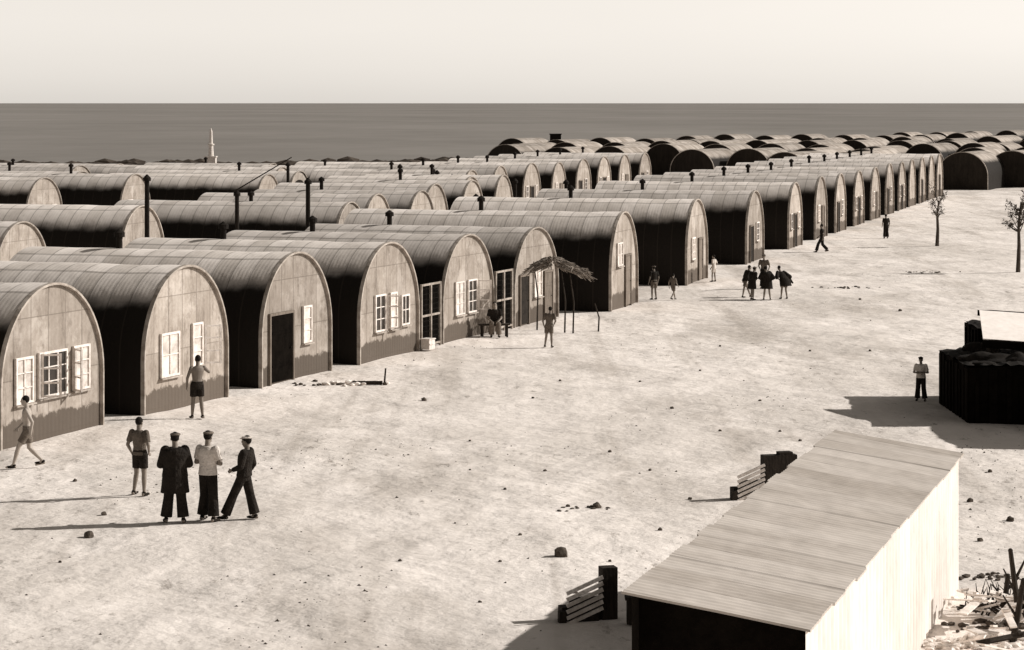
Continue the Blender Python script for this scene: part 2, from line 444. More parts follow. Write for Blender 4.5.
quad(bm,(0,0,-.1),(0,Ls,-.1),(0,Ls,zl-.03),(0,0,zl-.03)); obj('side_wall',mesh_from(bm,'sw2',M['endwall_dark']),e)
bm=bmesh.new(); quad(bm,(0,.35,-.1),(Ws,.35,-.1),(Ws,.35,zr-.03),(0,.35,zl-.03)); obj('end_wall',mesh_from(bm,'ew1',M['black']),e)  # open shadow at the near end, painted as a black wall
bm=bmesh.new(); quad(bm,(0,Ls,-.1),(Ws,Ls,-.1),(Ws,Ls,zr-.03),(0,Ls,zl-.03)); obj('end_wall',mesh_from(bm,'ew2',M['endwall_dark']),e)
top(e,'long low shed with corrugated mono-pitch roof and whitewashed side','shed')

def box_building(name,label,x0,x1,y0,y1,h,mw,mr,slope=.25,seed=1):
    random.seed(seed)
    E=bpy.data.objects.new(name,None); COL.objects.link(E); E.location=(x0,y0,0)
    w,d=x1-x0,y1-y0
    bm=bmesh.new(); 
    q=[(0,0),(w,0),(w,d),(0,d)]; hh=[h,h+slope,h+slope,h]
    lo=[bm.verts.new((a,b,-.1)) for a,b in q]; hi=[bm.verts.new((a,b,z)) for (a,b),z in zip(q,hh)]
    for i in range(4): bm.faces.new((lo[i],lo[(i+1)%4],hi[(i+1)%4],hi[i]))
    obj('wall',mesh_from(bm,'wall',mw),E)
    bm=bmesh.new(); o=.03; n=int(w/.12); m=int(d/.4); G=[]
    for i in range(n+1):
        x=-o+(w+2*o)*i/n; G.append([bm.verts.new((x+random.uniform(-.02,.02),-o+(d+2*o)*j/m+random.uniform(-.03,.03),h+slope*x/w+.05+random.uniform(-.04,.04))) for j in range(m+1)])
    for i in range(n):
        for j in range(m): bm.faces.new((G[i][j],G[i+1][j],G[i+1][j+1],G[i][j+1]))
    obj('roof',mesh_from(bm,'roof',mr),E)
    bm=bmesh.new()
    for x in [i*.42+.2 for i in range(int((w-.2)/.42))]:
        hh_=h+random.uniform(-.35,.05); box(bm,x,-.028,hh_/2,random.uniform(.05,.3),.036,hh_)
    for j in range(int(d/.5)):
        hh_=h+random.uniform(-.3,.05); box(bm,-.028,j*.5+.25,hh_/2,.036,random.uniform(.1,.4),hh_)
    obj('cladding_boards',mesh_from(bm,'tf',mw),E)
    return top(E,label,'shed')
box_building('lean_to_shed','dark lean-to shed built against a taller shed',12.0,16,65.6,70.2,1.45,M['black'],M['iron'],.15,1)  # walls here and on the shed behind coloured near-black for their shade
box_building('small_shed','dark shed rising behind a lower lean-to',13.1,19,70.3,72.4,2.05,M['black'],M['iron'],.1,2)
box_building('offframe_shed','unseen tall dark shed casting its shadow beside smaller sheds',16.6,24,62.3,66.3,3.3,M['black'],M['black'],.2,3)  # out of view, added to throw shadow on the sand before the lean-to
random.seed(9); bm=bmesh.new()
for i in range(14): ball(bm,(random.uniform(.1,1.5),random.uniform(.3,4),random.uniform(0,.1)),(random.uniform(.2,.5),random.uniform(.2,.5),random.uniform(.08,.28)),2)
o=obj('tarpaulin',mesh_from(bm,'tarp',M['iron']),None,(12.1,65.8,1.48)); rt=o.modifiers.new('surface','REMESH'); rt.mode='VOXEL'; rt.voxel_size=.05; top(o,'crumpled dark tarpaulin bundles lying on a lean-to roof','tarpaulin')
E=bpy.data.objects.new('canopy',None); COL.objects.link(E); E.location=(12.7,67.4,0)
bm=bmesh.new(); sk_=.35
def sheet(bm,x0,x1,y0,y1,z00,z10,z01,z11,t=.03):
    A=[bm.verts.new(p) for p in ((x0,y0,z00),(x1,y0,z10),(x1+sk_,y1,z11),(x0+sk_,y1,z01))]
    B=[bm.verts.new((v.co.x,v.co.y,v.co.z-t)) for v in A]
    bm.faces.new(A); bm.faces.new(B[::-1])
    for k in range(4): bm.faces.new((A[k],A[(k+1)%4],B[(k+1)%4],B[k]))
# roof tips a little towards the sun
sheet(bm,0,1.70,0,2.4,2.05,1.93,2.62,2.50); sheet(bm,1.71,3.5,.05,2.35,1.92,1.80,2.49,2.36)
obj('roof',mesh_from(bm,'canopy_roof',M['palesheet']),E)
bm=bmesh.new(); sheet(bm,-.03,3.52,-.04,-.005,2.01,1.76,2.02,1.77,.20); sheet(bm,.3,3.8,2.43,2.47,2.62,2.38,2.62,2.38,.16); obj('fascia',mesh_from(bm,'fs',M['black']),E)
for x,y in ((.2,.15),(.5,2.2),(3.3,.15),(3.6,2.2)):
    bm=bmesh.new(); limb(bm,(x,y,-.1),(x,y,1.93-.07*x+.22*y),.05,.05,False,False,8); obj('post',mesh_from(bm,'post',M['wood']),E)
top(E,'pale sheet canopy on posts above a dark shed','canopy')

def screen(u,v,ang,label,post_h=.85,pw=.26):
    x,y=place(u,v); E=bpy.data.objects.new('sheet_screen',None); COL.objects.link(E); E.location=(x,y,gz(x,y)); E.rotation_euler=(0,0,ang)
    bm=bmesh.new(); box(bm,pw/2-.13,0,post_h/2-.05,pw,.24,post_h+.1)
    if pw>.3: box(bm,pw*.5,0,post_h*.5+.03,pw*.4,.22,post_h+.06)
    obj('post',mesh_from(bm,'post',M['wood']),E)
    bm=bmesh.new()
    for i in range(6):
        z0=.20+.10*i
        R4=Matrix.Translation((-.45,-.2,z0-.1))@Matrix.Rotation(-.38,4,'Y')
        box(bm,0,.0,0,.66,.03,.06,R4)
    obj('slats',mesh_from(bm,'cs',M['white']),E)
    bm=bmesh.new(); box(bm,-.82,-.15,.04,.12,.12,.3); box(bm,-.45,.05,.10,.7,.25,.26); box(bm,-.45,-.14,.18,.5,.05,.45); obj('support',mesh_from(bm,'sp',M['wood']),E)
    top(E,label,'screen')
screen(608,616,.25,'low screen of white slats against a dark post')
screen(768,496,.25,'low screen of white slats beyond the shed',.9,.75)
x,y=place(644,622); bm=bmesh.new(); box(bm,0,0,.18,.26,.25,.4); box(bm,0,0,.4,.32,.3,.05); o=obj('wooden_block',mesh_from(bm,'blk',M['wood']),None,(x-.15,y,0)); top(o,'short dark wooden block standing beside the shed','block')

# ---------------------------------------------------------------- stones, gravel
def stone_mesh(seed,mat,box_like=False):
    random.seed(seed); bm=bmesh.new(); bmesh.ops.create_icosphere(bm,subdivisions=2,radius=1)
    for v in bm.verts:
        k=1+.35*mnoise.noise(v.co*1.3+Vector((seed,0,0))); v.co=Vector((v.co.x*k,v.co.y*k*.8,v.co.z*k*.65))
        if box_like: v.co=Vector([max(-.75,min(.75,c)) for c in v.co])
    return mesh_from(bm,'stone',mat)
SM=[stone_mesh(i,M['stone'],i%2==0) for i in range(4)]
st=[(561,556,.16),(597,506,.11),(568,505,.06),(89,535,.12),(104,514,.07),(424,399,.09),(533,398,.05),(505,490,.04),(470,440,.04),(610,452,.05),(690,497,.06),(672,407,.06),(385,384,.09),(760,400,.05),(700,370,.05),(470,470,.03),(545,470,.05),(660,530,.05),(500,560,.04),(400,560,.04),(640,380,.05),(560,380,.05),(810,350,.06),(870,350,.06),(720,345,.05),(75,480,.06),(60,560,.04),(990,470,.06),(970,500,.08),(1010,520,.09),(980,540,.07),(720,430,.05),(1000,350,.07),(900,310,.08),(860,300,.08),(760,575,.04),(455,520,.03),(520,535,.04),(610,560,.04),(575,590,.05),(480,600,.04),(650,470,.04),(780,430,.05),(800,440,.05)]
for i,(u,v,r) in enumerate(st):
    x,y=place(u,v); o=obj('stone',SM[i%4],None,(x,y,gz(x,y)+r*.3),(0,0,i*1.7)); o.scale=(r,r,r*1.2); top(o,'small dark stone lying on the sand','stone','stones scattered on the sand')
def in_hut(x,y):
    if y<101: return (x < -10.75+2.5*((y-65.3)/6.65)+.2)
    return x < -24.13+.278*y+.3
random.seed(21); bm=bmesh.new(); c=0
while c<1300:
    u=random.uniform(-20,1044); v=330+320*random.random()**.8 if random.random()<.75 else random.uniform(215,360)
    x,y=place(u,v)
    if in_hut(x,y): continue
    if random.random()> .03+2.6*max(0,mnoise.noise(Vector((x*.2,y*.11,2)))-.15): continue
    r=random.choice((.010,.014,.018,.022,.035))*random.uniform(.7,1.3)
    z=gz(x,y); q=[bm.verts.new((x+r*random.uniform(.6,1.6)*math.cos(a+.5),y+r*random.uniform(.6,1.4)*math.sin(a+.5),z-.01)) for a in (0,1.6,3.1,4.7)]
    t=bm.verts.new((x+random.uniform(-.4,.4)*r,y,z+r*random.uniform(.4,.8)))
    for k in range(4): bm.faces.new((q[k],q[(k+1)%4],t))
    c+=1
o=obj('gravel',mesh_from(bm,'gravel',M['stone'])); top(o,'small dark pebbles and clods strewn over the sand','gravel',kind='stuff')
def rubble(u,v,w,n,mat,label,seed,rm=.13):
    random.seed(seed); x,y=place(u,v); bm=bmesh.new()
    for i in range(n):
        a=random.gauss(0,.5)*w; b=random.gauss(0,.5)*w*.45; r=random.uniform(.03,rm)
        ball(bm,(a,b,r*.3),(r*random.uniform(.8,1.9),r,r*.6),1,Matrix.Rotation(random.uniform(0,3),4,'Z'))
    o=obj('rubble_heap',mesh_from(bm,'rub',mat),None,(x,y,gz(x,y))); top(o,label,'rubble',kind='stuff')
rubble(355,383,1.0,26,M['palestone'],'low heap of pale rubble beside a hut',1)
rubble(325,384,1.2,20,M['stone'],'dark clods and litter beside a hut',11,.08)
rubble(845,287,1.3,26,M['stone'],'low line of dark brush and stones on sand',2,.08)
rubble(575,507,.7,12,M['stone'],'broken dark clods lying on the sand',3,.05)
rubble(1005,605,1.0,70,M['palestone'],'pale rubble beside the whitewashed shed',4,.09)
rubble(985,640,1.1,110,M['palestone'],'pale broken masonry beside the whitewashed shed',6,.09)
rubble(955,650,.6,50,M['palestone'],'white broken plaster beside the whitewashed shed',26,.10)
rubble(1000,625,1.0,60,M['stone'],'dark broken clods among pale rubble',16,.08)
rubble(990,575,1.0,40,M['stone'],'dark litter and clods beside the whitewashed shed',7,.06)
rubble(930,272,1.4,22,M['stone'],'dark brush lying on the sand',8,.07)
random.seed(5)
for i in range(22):
    u=random.uniform(962,1030); v=random.uniform(610,660)
    x,y=place(u,v); bm=bmesh.new(); L_=random.uniform(.3,1.0); box(bm,0,0,.0,random.uniform(.08,.16),L_,.025); box(bm,.0,.3*L_,.035,.13,.06,.03)
    o=obj('plank',mesh_from(bm,'plank',M['wood'] if i%6==0 else M['paleboard']),None,(x,y,.14+.012*i),(random.uniform(-.35,.35),random.uniform(-.2,.2),random.uniform(-1.5,1.5))); top(o,'broken plank lying on rubble beside the shed','plank','planks dumped beside the shed')
for i,(u,v,h,ln) in enumerate(((1012,640,.95,.2),(1021,625,1.2,-.15),(1003,612,.6,.1))):
    x,y=place(u,v); bm=bmesh.new(); limb(bm,(0,0,-.1),(ln,.1,h),.06,.04,False,True,8); limb(bm,(ln*.6,.06,h*.6),(ln*.6+.22,.1,h*.95),.03,.015,False,True,6); limb(bm,(ln*.4,.04,h*.4),(ln*.4-.2,.1,h*.75),.025,.012,False,True,6)
    o=obj('dead_stump',mesh_from(bm,'ds',M['wood']),None,(x,y,gz(x,y))); top(o,'dark upright forked stump standing among rubble','stump','stumps among the rubble')
random.seed(44); x,y=place(1012,612); bm=bmesh.new()
for i in range(120):
    a=Vector((random.gauss(0,.3),random.gauss(0,.3),.02)); d_=Vector((random.gauss(0,.22),random.gauss(0,.2),random.uniform(.05,.5))); limb(bm,a,a+d_,.018,.006,False,False,4)
o=obj('brush_heap',mesh_from(bm,'bh',M['wood']),None,(x,y,gz(x,y))); top(o,'tangled heap of dark dry brush on rubble','brush',kind='stuff')
x,y=place(384,384); bm=bmesh.new(); limb(bm,(0,0,-.1),(.05,0,.5),.03,.025,False,False,8); box(bm,-.5,.1,.06,.9,.12,.1); o=obj('wooden_stake',mesh_from(bm,'peg',M['wood']),None,(x,y,gz(x,y))); top(o,'thin wooden stake with a board beside it','stake')

# ---------------------------------------------------------------- gates beside huts
def gate(x,y,ang,w,h,label):
    bm=bmesh.new(); t=.07
    for a in (0,w/2,w): box(bm,a,0,h/2-.05,t,.07,h+.1)
    for z in (.1,h*.5,h-.04): box(bm,w/2,.002,z,w-t,.05,t)
    E=obj('gate',mesh_from(bm,'gate',M['trim']),None,(x,y,0),(0,0,ang))
    bm=bmesh.new()
    for i in range(1,14): box(bm,w*i/14,.012,h/2,.018,.012,h-.2)
    for i in range(1,12): box(bm,w/2,.026,h*i/12,w-.1,.01,.014)
    obj('wire_mesh',mesh_from(bm,'wm',M['iron']),E)
    top(E,label,'gate')
for k in (3,4):
    rx,ry=-10.75+2.5*k,65.3+6.65*k
    gate(rx+.15,ry+.15,AA,1.7,2.2,'timber framed wire gate closing the gap between huts')
x,y=place(497,337)
bm=bmesh.new(); box(bm,0,0,.45,1.1,.35,.05)
o=obj('bench',mesh_from(bm,'seat',M['wood']),None,(x-.1,y+.35,gz(x,y)),(0,0,.2))
for a,b in ((-.45,-.12),(.45,-.12),(-.45,.12),(.45,.12)):
    bm=bmesh.new(); box(bm,a,b,.2,.06,.06,.46); obj('leg',mesh_from(bm,'leg',M['wood']),o)
top(o,'rough dark timber bench in front of a hut','bench')
bm=bmesh.new(); box(bm,0,0,.25,.5,.4,.5); box(bm,0,0,.5,.56,.46,.05); box(bm,0,-.21,.25,.45,.03,.06)
x,y=place(428,349); o=obj('wooden_crate',mesh_from(bm,'crate',M['paleboard']),None,(x,y,0),(0,0,1.1)); o.scale=(.8,.8,.7); top(o,'pale wooden crate standing beside a gate','crate')

# ---------------------------------------------------------------- brushwood shelter
x,y=place(573,333); E=bpy.data.objects.new('brushwood_shelter',None); COL.objects.link(E); E.location=(x,y,0)
for a,b,h in ((0,0,2.25),(.95,.8,1.0),(-1.3,1.5,2.5),(-.30,.25,2.3)):
    bm=bmesh.new(); limb(bm,(a,b,-.15),(a+.03,b,h*.5),.032,.028,False,True,8); limb(bm,(a+.03,b,h*.5),(a-.12,b,h),.028,.02,False,True,8); obj('post',mesh_from(bm,'post',M['wood']),E)
random.seed(11); bm=bmesh.new()
for i in range(460):
    a=random.uniform(-1.5,.55) if random.random()<.5 else random.gauss(-.7,.35); b=random.uniform(-.2,1.3)
    z=2.62-.42*abs(a+.75)+.04*b+random.uniform(-.12,.12)
    L=random.uniform(.12,.5)*random.uniform(.6,1.3); sg=1 if a>-.75 else -1; th_=random.gauss(0,.6)+(math.pi if sg<0 else 0)
    limb(bm,(a,b,z),(a+L*math.cos(th_),b+L*math.sin(th_),z-.40*L+random.uniform(-.12,.10)),.03,.010,False,False,4)
obj('thatch',mesh_from(bm,'thatch',M['thatch']),E); top(E,'ragged brushwood shelter propped on thin poles beside a hut','shelter')

# ---------------------------------------------------------------- poles, masts
def pole(x,y,h,r,label,name='flue_pole',cap=True):
    bm=bmesh.new(); limb(bm,(0,0,-.2),(0,0,h),r,r*.9,False,False,12)
    if cap: limb(bm,(0,0,h),(0,0,h+.12),r*1.5,r*1.5,False,False,12); limb(bm,(0,0,h+.12),(0,0,h+.28),r*1.6,r*.2,False,False,12)
    o=obj(name,mesh_from(bm,name,M['iron']),None,(x,y,0)); top(o,label,'flue')
for u,y,vt in ((147,104,181),(308,110,184),(237,118,196),(433,170,172),(437,172,174),(452,165,178),(476,131,199),(515,150,183),(400,170,168),(288,178,166),(566,152,184)):
    pole((u-512)/FOC*y,y,EYE-(vt-103)*y/FOC,.11 if y<130 else .12,'tall dark iron flue pipe rising between huts')
bm=bmesh.new(); limb(bm,(-5.5,0,-.1),(2.6,0,4.7),.06,.035,False,True,8); box(bm,-2.2,0,1.0,.1,.1,2.0)
o=obj('leaning_pole',mesh_from(bm,'lp',M['wood']),None,(-17.6,170,0)); top(o,'long thin pole leaning over a short prop between huts','pole')
y=300; x=(211-512)/FOC*y
bm=bmesh.new(); loft(bm,[(0,0,-.2,.45,.45),(0,0,3.3,.26,.26),(0,0,3.35,.4,.4),(0,0,3.5,.4,.4),(0,0,3.55,.22,.22),(0,0,5.0,.16,.16),(0,0,5.4,.03,.03)],10); E=obj('signal_mast',mesh_from(bm,'mast',M['white']),None,(x,y,0))
bm=bmesh.new(); box(bm,0,0,1,1.2,1.2,2.0); box(bm,0,0,1.95,1.4,1.4,.15); obj('base',mesh_from(bm,'base',M['white']),E); top(E,'slender whitewashed signal mast on a square base by the shore','mast')
E=bpy.data.objects.new('water_tank',None); COL.objects.link(E); E.location=(6.3,362,0)
bm=bmesh.new(); box(bm,0,0,3.3,1.6,1.6,1.1); box(bm,0,0,3.9,1.8,1.8,.12); obj('tank',mesh_from(bm,'tank',M['iron']),E)
for a in (-.7,.7):
    for b in (-.7,.7):
        bm=bmesh.new(); box(bm,a,b,1.3,.16,.16,3.2); obj('leg',mesh_from(bm,'leg',M['iron']),E)
top(E,'dark square water tank on four legs near the shore','tank')
random.seed(31); bm=bmesh.new()
for i in range(1700):
    x=random.uniform(-100,8); y=coast(x)-random.uniform(3,60)
    dn=mnoise.noise(Vector((x*.10,y*.05,0)))
    if random.random()>.6+dn: continue
    r=random.uniform(.15,.65)*(1+.7*dn)
    ball(bm,(x,y,gz(x,y)+r*.2),(r*2.6,r,r*random.uniform(.5,1.1)),1)
o=obj('scrub',mesh_from(bm,'scrub',M['scrub'])); top(o,'low dark scrub growing along the shore','scrub',kind='stuff')

# ---------------------------------------------------------------- trees
def tree(u,v,h,seed,label,lean=0,dens=260,nb_=13):
    random.seed(seed); x,y=place(u,v)
    E=bpy.data.objects.new('slender_tree',None); COL.objects.link(E); E.location=(x,y,gz(x,y))
    bm=bmesh.new(); tips=[]
    pts=[Vector((0,0,-.1)),Vector((.05,0,h*.3)),Vector((-.02+lean*.4,.03,h*.55)),Vector((lean,0,h*.8))]
    rr=[.12,.09,.07,.04]
    for i in range(3): limb(bm,pts[i],pts[i+1],rr[i],rr[i+1],False,True,8)
    for i in range(nb_):
        t=random.uniform(.3,1); p=pts[1].lerp(pts[3],t); a=random.uniform(0,6.28); L=h*random.uniform(.12,.30)
        q=p+Vector((math.cos(a)*L*.55,math.sin(a)*L*.55,L*random.uniform(.3,1.2))); m_=p.lerp(q,.5)+Vector((0,0,-.05)); limb(bm,p,m_,.03,.02,False,True,6); limb(bm,m_,q,.02,.006,False,False,6); tips.append((m_,q))
    obj('trunk',mesh_from(bm,'trunk',M['bark']),E)
    bm=bmesh.new()
    for i in range(dens):
        a,b=random.choice(tips); c=a.lerp(b,random.uniform(.3,1.25))+Vector([random.gauss(0,.09) for _ in range(3)]); s_=random.uniform(.03,.055)
        r=Matrix.Rotation(random.uniform(0,6.28),4,Vector([random.gauss(0,1) for _ in range(3)]).normalized())
        vs=[bm.verts.new(c+(r@Vector(q))*s_) for q in ((-1.6,-.4,0),(1.6,-.4,0),(1.7,.4,.2),(-1.4,.4,.1))]; bm.faces.new(vs)
    obj('crown',mesh_from(bm,'crown',M['leaf']),E); top(E,label,'tree')
tree(937,246,3.3,4,'slender young tree with a sparse windblown crown',.1,330)
tree(1018,272,4.3,9,'thin tree with wispy foliage on the sand',.15,520,20)

# ---------------------------------------------------------------- people
def V3(p): return Vector(p)
POSES={
 'stand':dict(k=[(-.10,.02,.5),(.10,.02,.5)],a=[(-.12,0,.09),(.12,-.02,.09)],e=[(-.27,-.03,1.13),(.27,-.03,1.13)],w=[(-.27,.07,.88),(.27,.07,.88)]),
 'relaxed':dict(k=[(-.13,.06,.5),(.11,.0,.5)],a=[(-.19,.04,.09),(.13,-.03,.09)],e=[(-.28,-.06,1.14),(.30,-.1,1.16)],w=[(-.25,.1,.9),(.19,.08,1.0)]),
 'hips':dict(k=[(-.12,.02,.5),(.12,.02,.5)],a=[(-.17,0,.09),(.17,-.02,.09)],e=[(-.38,-.1,1.17),(.38,-.1,1.17)],w=[(-.19,.07,1.02),(.19,.07,1.02)]),
 'raised':dict(k=[(-.10,.04,.5),(.12,.0,.5)],a=[(-.13,.03,.09),(.15,-.03,.09)],e=[(-.28,.0,1.14),(.34,.06,1.28)],w=[(-.27,.1,.9),(.16,.2,1.42)]),
 'folded':dict(k=[(-.12,.07,.5),(.12,.0,.5)],a=[(-.17,.07,.09),(.16,-.05,.09)],e=[(-.28,.02,1.14),(.28,.02,1.14)],w=[(.02,.2,1.16),(-.02,.22,1.12)]),
 'stride':dict(k=[(-.10,.20,.52),(.10,-.10,.5)],a=[(-.12,.38,.09),(.12,-.20,.09)],e=[(-.26,.0,1.14),(.27,-.08,1.14)],w=[(-.16,.22,1.05),(.24,.06,.9)]),
 'walk':dict(k=[(-.09,.22,.53),(.09,-.02,.49)],a=[(-.08,.34,.10),(.09,-.34,.17)],e=[(-.25,-.14,1.15),(.25,.06,1.13)],w=[(-.25,-.10,.9),(.22,.25,.96)]),
 'sit':dict(k=[(-.13,.42,.52),(.13,.42,.50)],a=[(-.14,.44,.09),(.14,.38,.09)],e=[(-.26,.08,.72),(.26,.08,.72)],w=[(-.12,.34,.60),(.12,.34,.60)],dz=-.42),
}
def remesh(o,vox):
    m=o.modifiers.new('surface','REMESH'); m.mode='VOXEL'; m.voxel_size=vox; m.use_smooth_shade=True
    s=o.modifiers.new('relax','SMOOTH'); s.factor=.5; s.iterations=2
def person(u,v,height,heading,pose,top_c,bottom,head,label,skin='skin',vox=.012,lean=0.0,sleeves='short',bulk=0.0,xy=None,group=None,roll=0.0):
    x,y=xy if xy else place(u,v)
    P=POSES[pose]; dz=P.get('dz',0); sc=height/1.75
    def up(p): return Vector((p[0]+roll*(p[2]-.92),p[1]+lean*(p[2]-.92),p[2]+dz))
    hip=[Vector((s*.09,0,.93+dz)) for s in (-1,1)]
    sh=[up((s*.185,0,1.42)) for s in (-1,1)]
    kn=[V3(p) for p in P['k']]; an=[V3(p) for p in P['a']]
    el=[Vector((p[0]+roll*.22,p[1]+lean*.22,p[2])) for p in P['e']]; wr=[Vector((p[0]+roll*.15,p[1]+lean*.15,p[2])) for p in P['w']]
    def ring(z,rx,ry,cy=0,g=0):
        q=up((0,cy,z)); return (q.x,q.y,q.z,rx+g,ry+g)
    def torso(bm,g,z0=.90,z1=1.47):
        R_=[(.84,.13,.10,0),(.92,.168,.115,-.005),(1.0,.155,.105,0),(1.1,.14,.098,.005),(1.22,.16,.11,.01),(1.34,.182,.118,.005),(1.41,.175,.10,0),(1.455,.11,.075,0),(1.475,.055,.055,0)]
        loft(bm,[ring(z,a,b,c,g) for z,a,b,c in R_ if z0-.001<=z<=z1+.01])
    bm=bmesh.new(); torso(bm,0,.84)
    hd=up((0,.03,1.635))
    limb(bm,up((0,-.005,1.42)),up((0,.01,1.56)),.06,.055)
    ball(bm,hd+Vector((0,0,.02)),(.076,.096,.105),3); ball(bm,hd+Vector((0,.02,-.06)),(.058,.07,.065))
    ball(bm,hd+Vector((0,.098,-.012)),(.013,.022,.024)); ball(bm,hd+Vector((0,.088,-.055)),(.026,.014,.010)); ball(bm,hd+Vector((0,.085,.03)),(.05,.016,.012))
    for s in (-1,1): ball(bm,hd+Vector((s*.078,-.002,-.005)),(.012,.02,.032)); 
    for i,s in ((0,-1),(1,1)):
        limb(bm,hip[i],kn[i],.085,.056); limb(bm,kn[i],kn[i].lerp(an[i],.35),.055,.058); limb(bm,kn[i].lerp(an[i],.35),an[i],.056,.036)
        f=an[i]; tip=f+Vector((s*.03,.16,-.055 if f.z<.13 else -.10)); limb(bm,f+Vector((0,-.04,-.045)),tip,.038,.028); limb(bm,f,f+Vector((0,.06,-.04)),.036,.034)
        limb(bm,sh[i],el[i],.052,.042); limb(bm,el[i],wr[i],.042,.027)
        d=(wr[i]-el[i]).normalized(); d=(d+Vector((0,.1,-.15))).normalized()
        side=d.cross(Vector((s,0,0))); side=side.normalized() if side.length>.05 else Vector((0,1,0)); nrm=d.cross(side).normalized()
        w0=wr[i]; pe=w0+d*.085
        for q in (-.022,-.007,.008,.023): limb(bm,w0+side*q*.6,pe+side*q,.017,.014,n=8)
        for q,Lf in ((-.027,.06),(-.009,.075),(.009,.08),(.027,.07)):
            a0=pe+side*q; a1=a0+(d+nrm*-.25*s)*Lf*.5+side*q*.15; a2=a1+(d+nrm*-.8*s).normalized()*Lf*.5
            limb(bm,a0,a1,.0095,.009,n=8); limb(bm,a1,a2,.009,.0075,n=8)
        t0=w0+d*.03+side*.025; t1=t0+(d*.6+side*.8).normalized()*.035; limb(bm,t0,t1,.012,.0105,n=8); limb(bm,t1,t1+(d+side*.25).normalized()*.03,.0105,.009,n=8)
    B=obj('person',mesh_from(bm,'person_body',M[skin]),None,(x,y,gz(x,y)+.005),(0,0,heading)); B.scale=(sc,)*3; remesh(B,vox)
    def part(name,bm,mat,rm=True):
        o=obj(name,mesh_from(bm,name,M[mat],not rm),B)
        if rm: remesh(o,vox)
        return o
    bm=bmesh.new()
    for s in (-1,1): ball(bm,hd+Vector((s*.03,.092,.008)),(.011,.008,.008))
    part('eyes',bm,'hair',False)
    bm=bmesh.new(); ball(bm,hd+Vector((0,-.016,.038)),(.084,.096,.102),3); 
    part('hair',bm,'hair',False)
    if head:
        bm=bmesh.new(); ball(bm,hd+Vector((0.008,-.005,.088)),(.104,.118,.034),3); ball(bm,hd+Vector((0,.09,.065)),(.065,.065,.012),2)
        part('cap',bm,{'cap':'cloth_dark','whitecap':'cloth_white','midcap':'cloth_mid'}[head],False)
        bm=bmesh.new(); loft(bm,[(hd.x,hd.y-.005,hd.z+.04,.088,.102),(hd.x,hd.y-.005,hd.z+.08,.092,.107)]); part('cap_band',bm,'cloth_dark',False)
    if bottom:
        kind,mt=bottom; b_=bulk*.15; bm=bmesh.new(); loft(bm,[ring(z,a+b_,b+b_,0,.016) for z,a,b in ((.82,.14,.105),(.92,.17,.115),(1.0,.158,.108),(1.04,.152,.104))])
        for i in (0,1):
            if kind=='shorts': limb(bm,hip[i],hip[i].lerp(kn[i],.72),.105,.098,True,False)
            else:
                limb(bm,hip[i],kn[i],.105+b_,.092+b_); e_=kn[i].lerp(an[i],.93); limb(bm,kn[i],e_,.092+b_,.110+b_,True,False)
        part('shorts' if kind=='shorts' else 'trousers',bm,mt)
    if top_c:
        kind,mt=top_c; bm=bmesh.new()
        if kind=='coat':
            torso(bm,.035+bulk,.84)
            loft(bm,[(0,-.01,.60,.23+bulk,.17+bulk),(0,0,.75,.21+bulk,.16+bulk),(0,0,.95,.19+bulk,.145+bulk)])
        elif kind=='cape':
            loft(bm,[(.08,-.06,.70,.34,.22),(.05,-.04,.9,.32,.21),(0,-.02,1.1,.27,.18),(roll*.4,lean*.4,1.36,.21,.14),(roll*.5,lean*.5,1.46,.12,.09)])
            for i in (0,1): limb(bm,sh[i],el[i],.09,.12); 
            limb(bm,(.2,0,1.15),(.50,-.02,.85),.13,.05)
        else: torso(bm,.018+bulk,.92)
        for i in (0,1):
            if kind=='cape': continue
            if sleeves=='short': limb(bm,sh[i],sh[i].lerp(el[i],.75),.075,.066,True,False)
            else: limb(bm,sh[i],el[i],.078+bulk*.4,.062+bulk*.3); limb(bm,el[i],el[i].lerp(wr[i],.93),.062+bulk*.3,.048,True,False)
        part({'coat':'coat','cape':'cape'}.get(kind,'shirt'),bm,mt)
    for i,s in ((0,-1),(1,1)):
        f=an[i]; bm=bmesh.new(); ball(bm,f+Vector((s*.015,.065,-.052)),(.05,.135,.036),2); ball(bm,f+Vector((0,-.01,-.02)),(.045,.055,.05),2); part('shoe',bm,'cloth_dark',False)
    top(B,label,'person',group or 'people about the camp')
    return B
R=math.radians
person(28,468,1.66,R(95),'walk',None,('shorts','cloth_mid'),None,'bare-chested person in pale shorts striding past a hut','skin_pale',vox=.011,lean=.06)
person(197,418,1.68,R(20),'raised',None,('shorts','cloth_dark'),None,'bare-chested person in dark shorts standing before a window',vox=.011,roll=.04)
person(140,496,1.66,R(-25),'relaxed',('shirt','cloth_mid'),('shorts','cloth_dark'),None,'person in drab shirt and shorts with hands held in front',vox=.010,roll=-.05)
person(175,522,1.80,R(10),'folded',('coat','cloth_dark'),('trousers','cloth_dark'),'midcap','person in a long dark coat and pale cap',vox=.010,sleeves='long',bulk=.055,lean=.04)
person(208,521,1.80,R(-25),'folded',('shirt','cloth_white'),('trousers','cloth_dark'),'midcap','person in white shirt, wide dark trousers and cap',vox=.010,bulk=.02,roll=-.05,lean=.05)
person(244,520,1.68,R(75),'stride',('shirt','cloth_dark'),('trousers','cloth_dark'),'whitecap','person in dark clothes standing with legs apart',vox=.010,lean=-.12,sleeves='long',bulk=.03)
person(549,347,1.40,R(-15),'relaxed',('shirt','cloth_mid'),('shorts','cloth_mid'),None,'youth in light shirt and shorts by brushwood shelter',vox=.013,roll=.08)
bx,by=place(497,337)
person(0,0,1.65,R(185),'sit',('shirt','cloth_dark'),('trousers','cloth_mid'),None,'person in dark shirt sitting on a bench',vox=.013,xy=(bx-.1,by+.33),lean=.25)
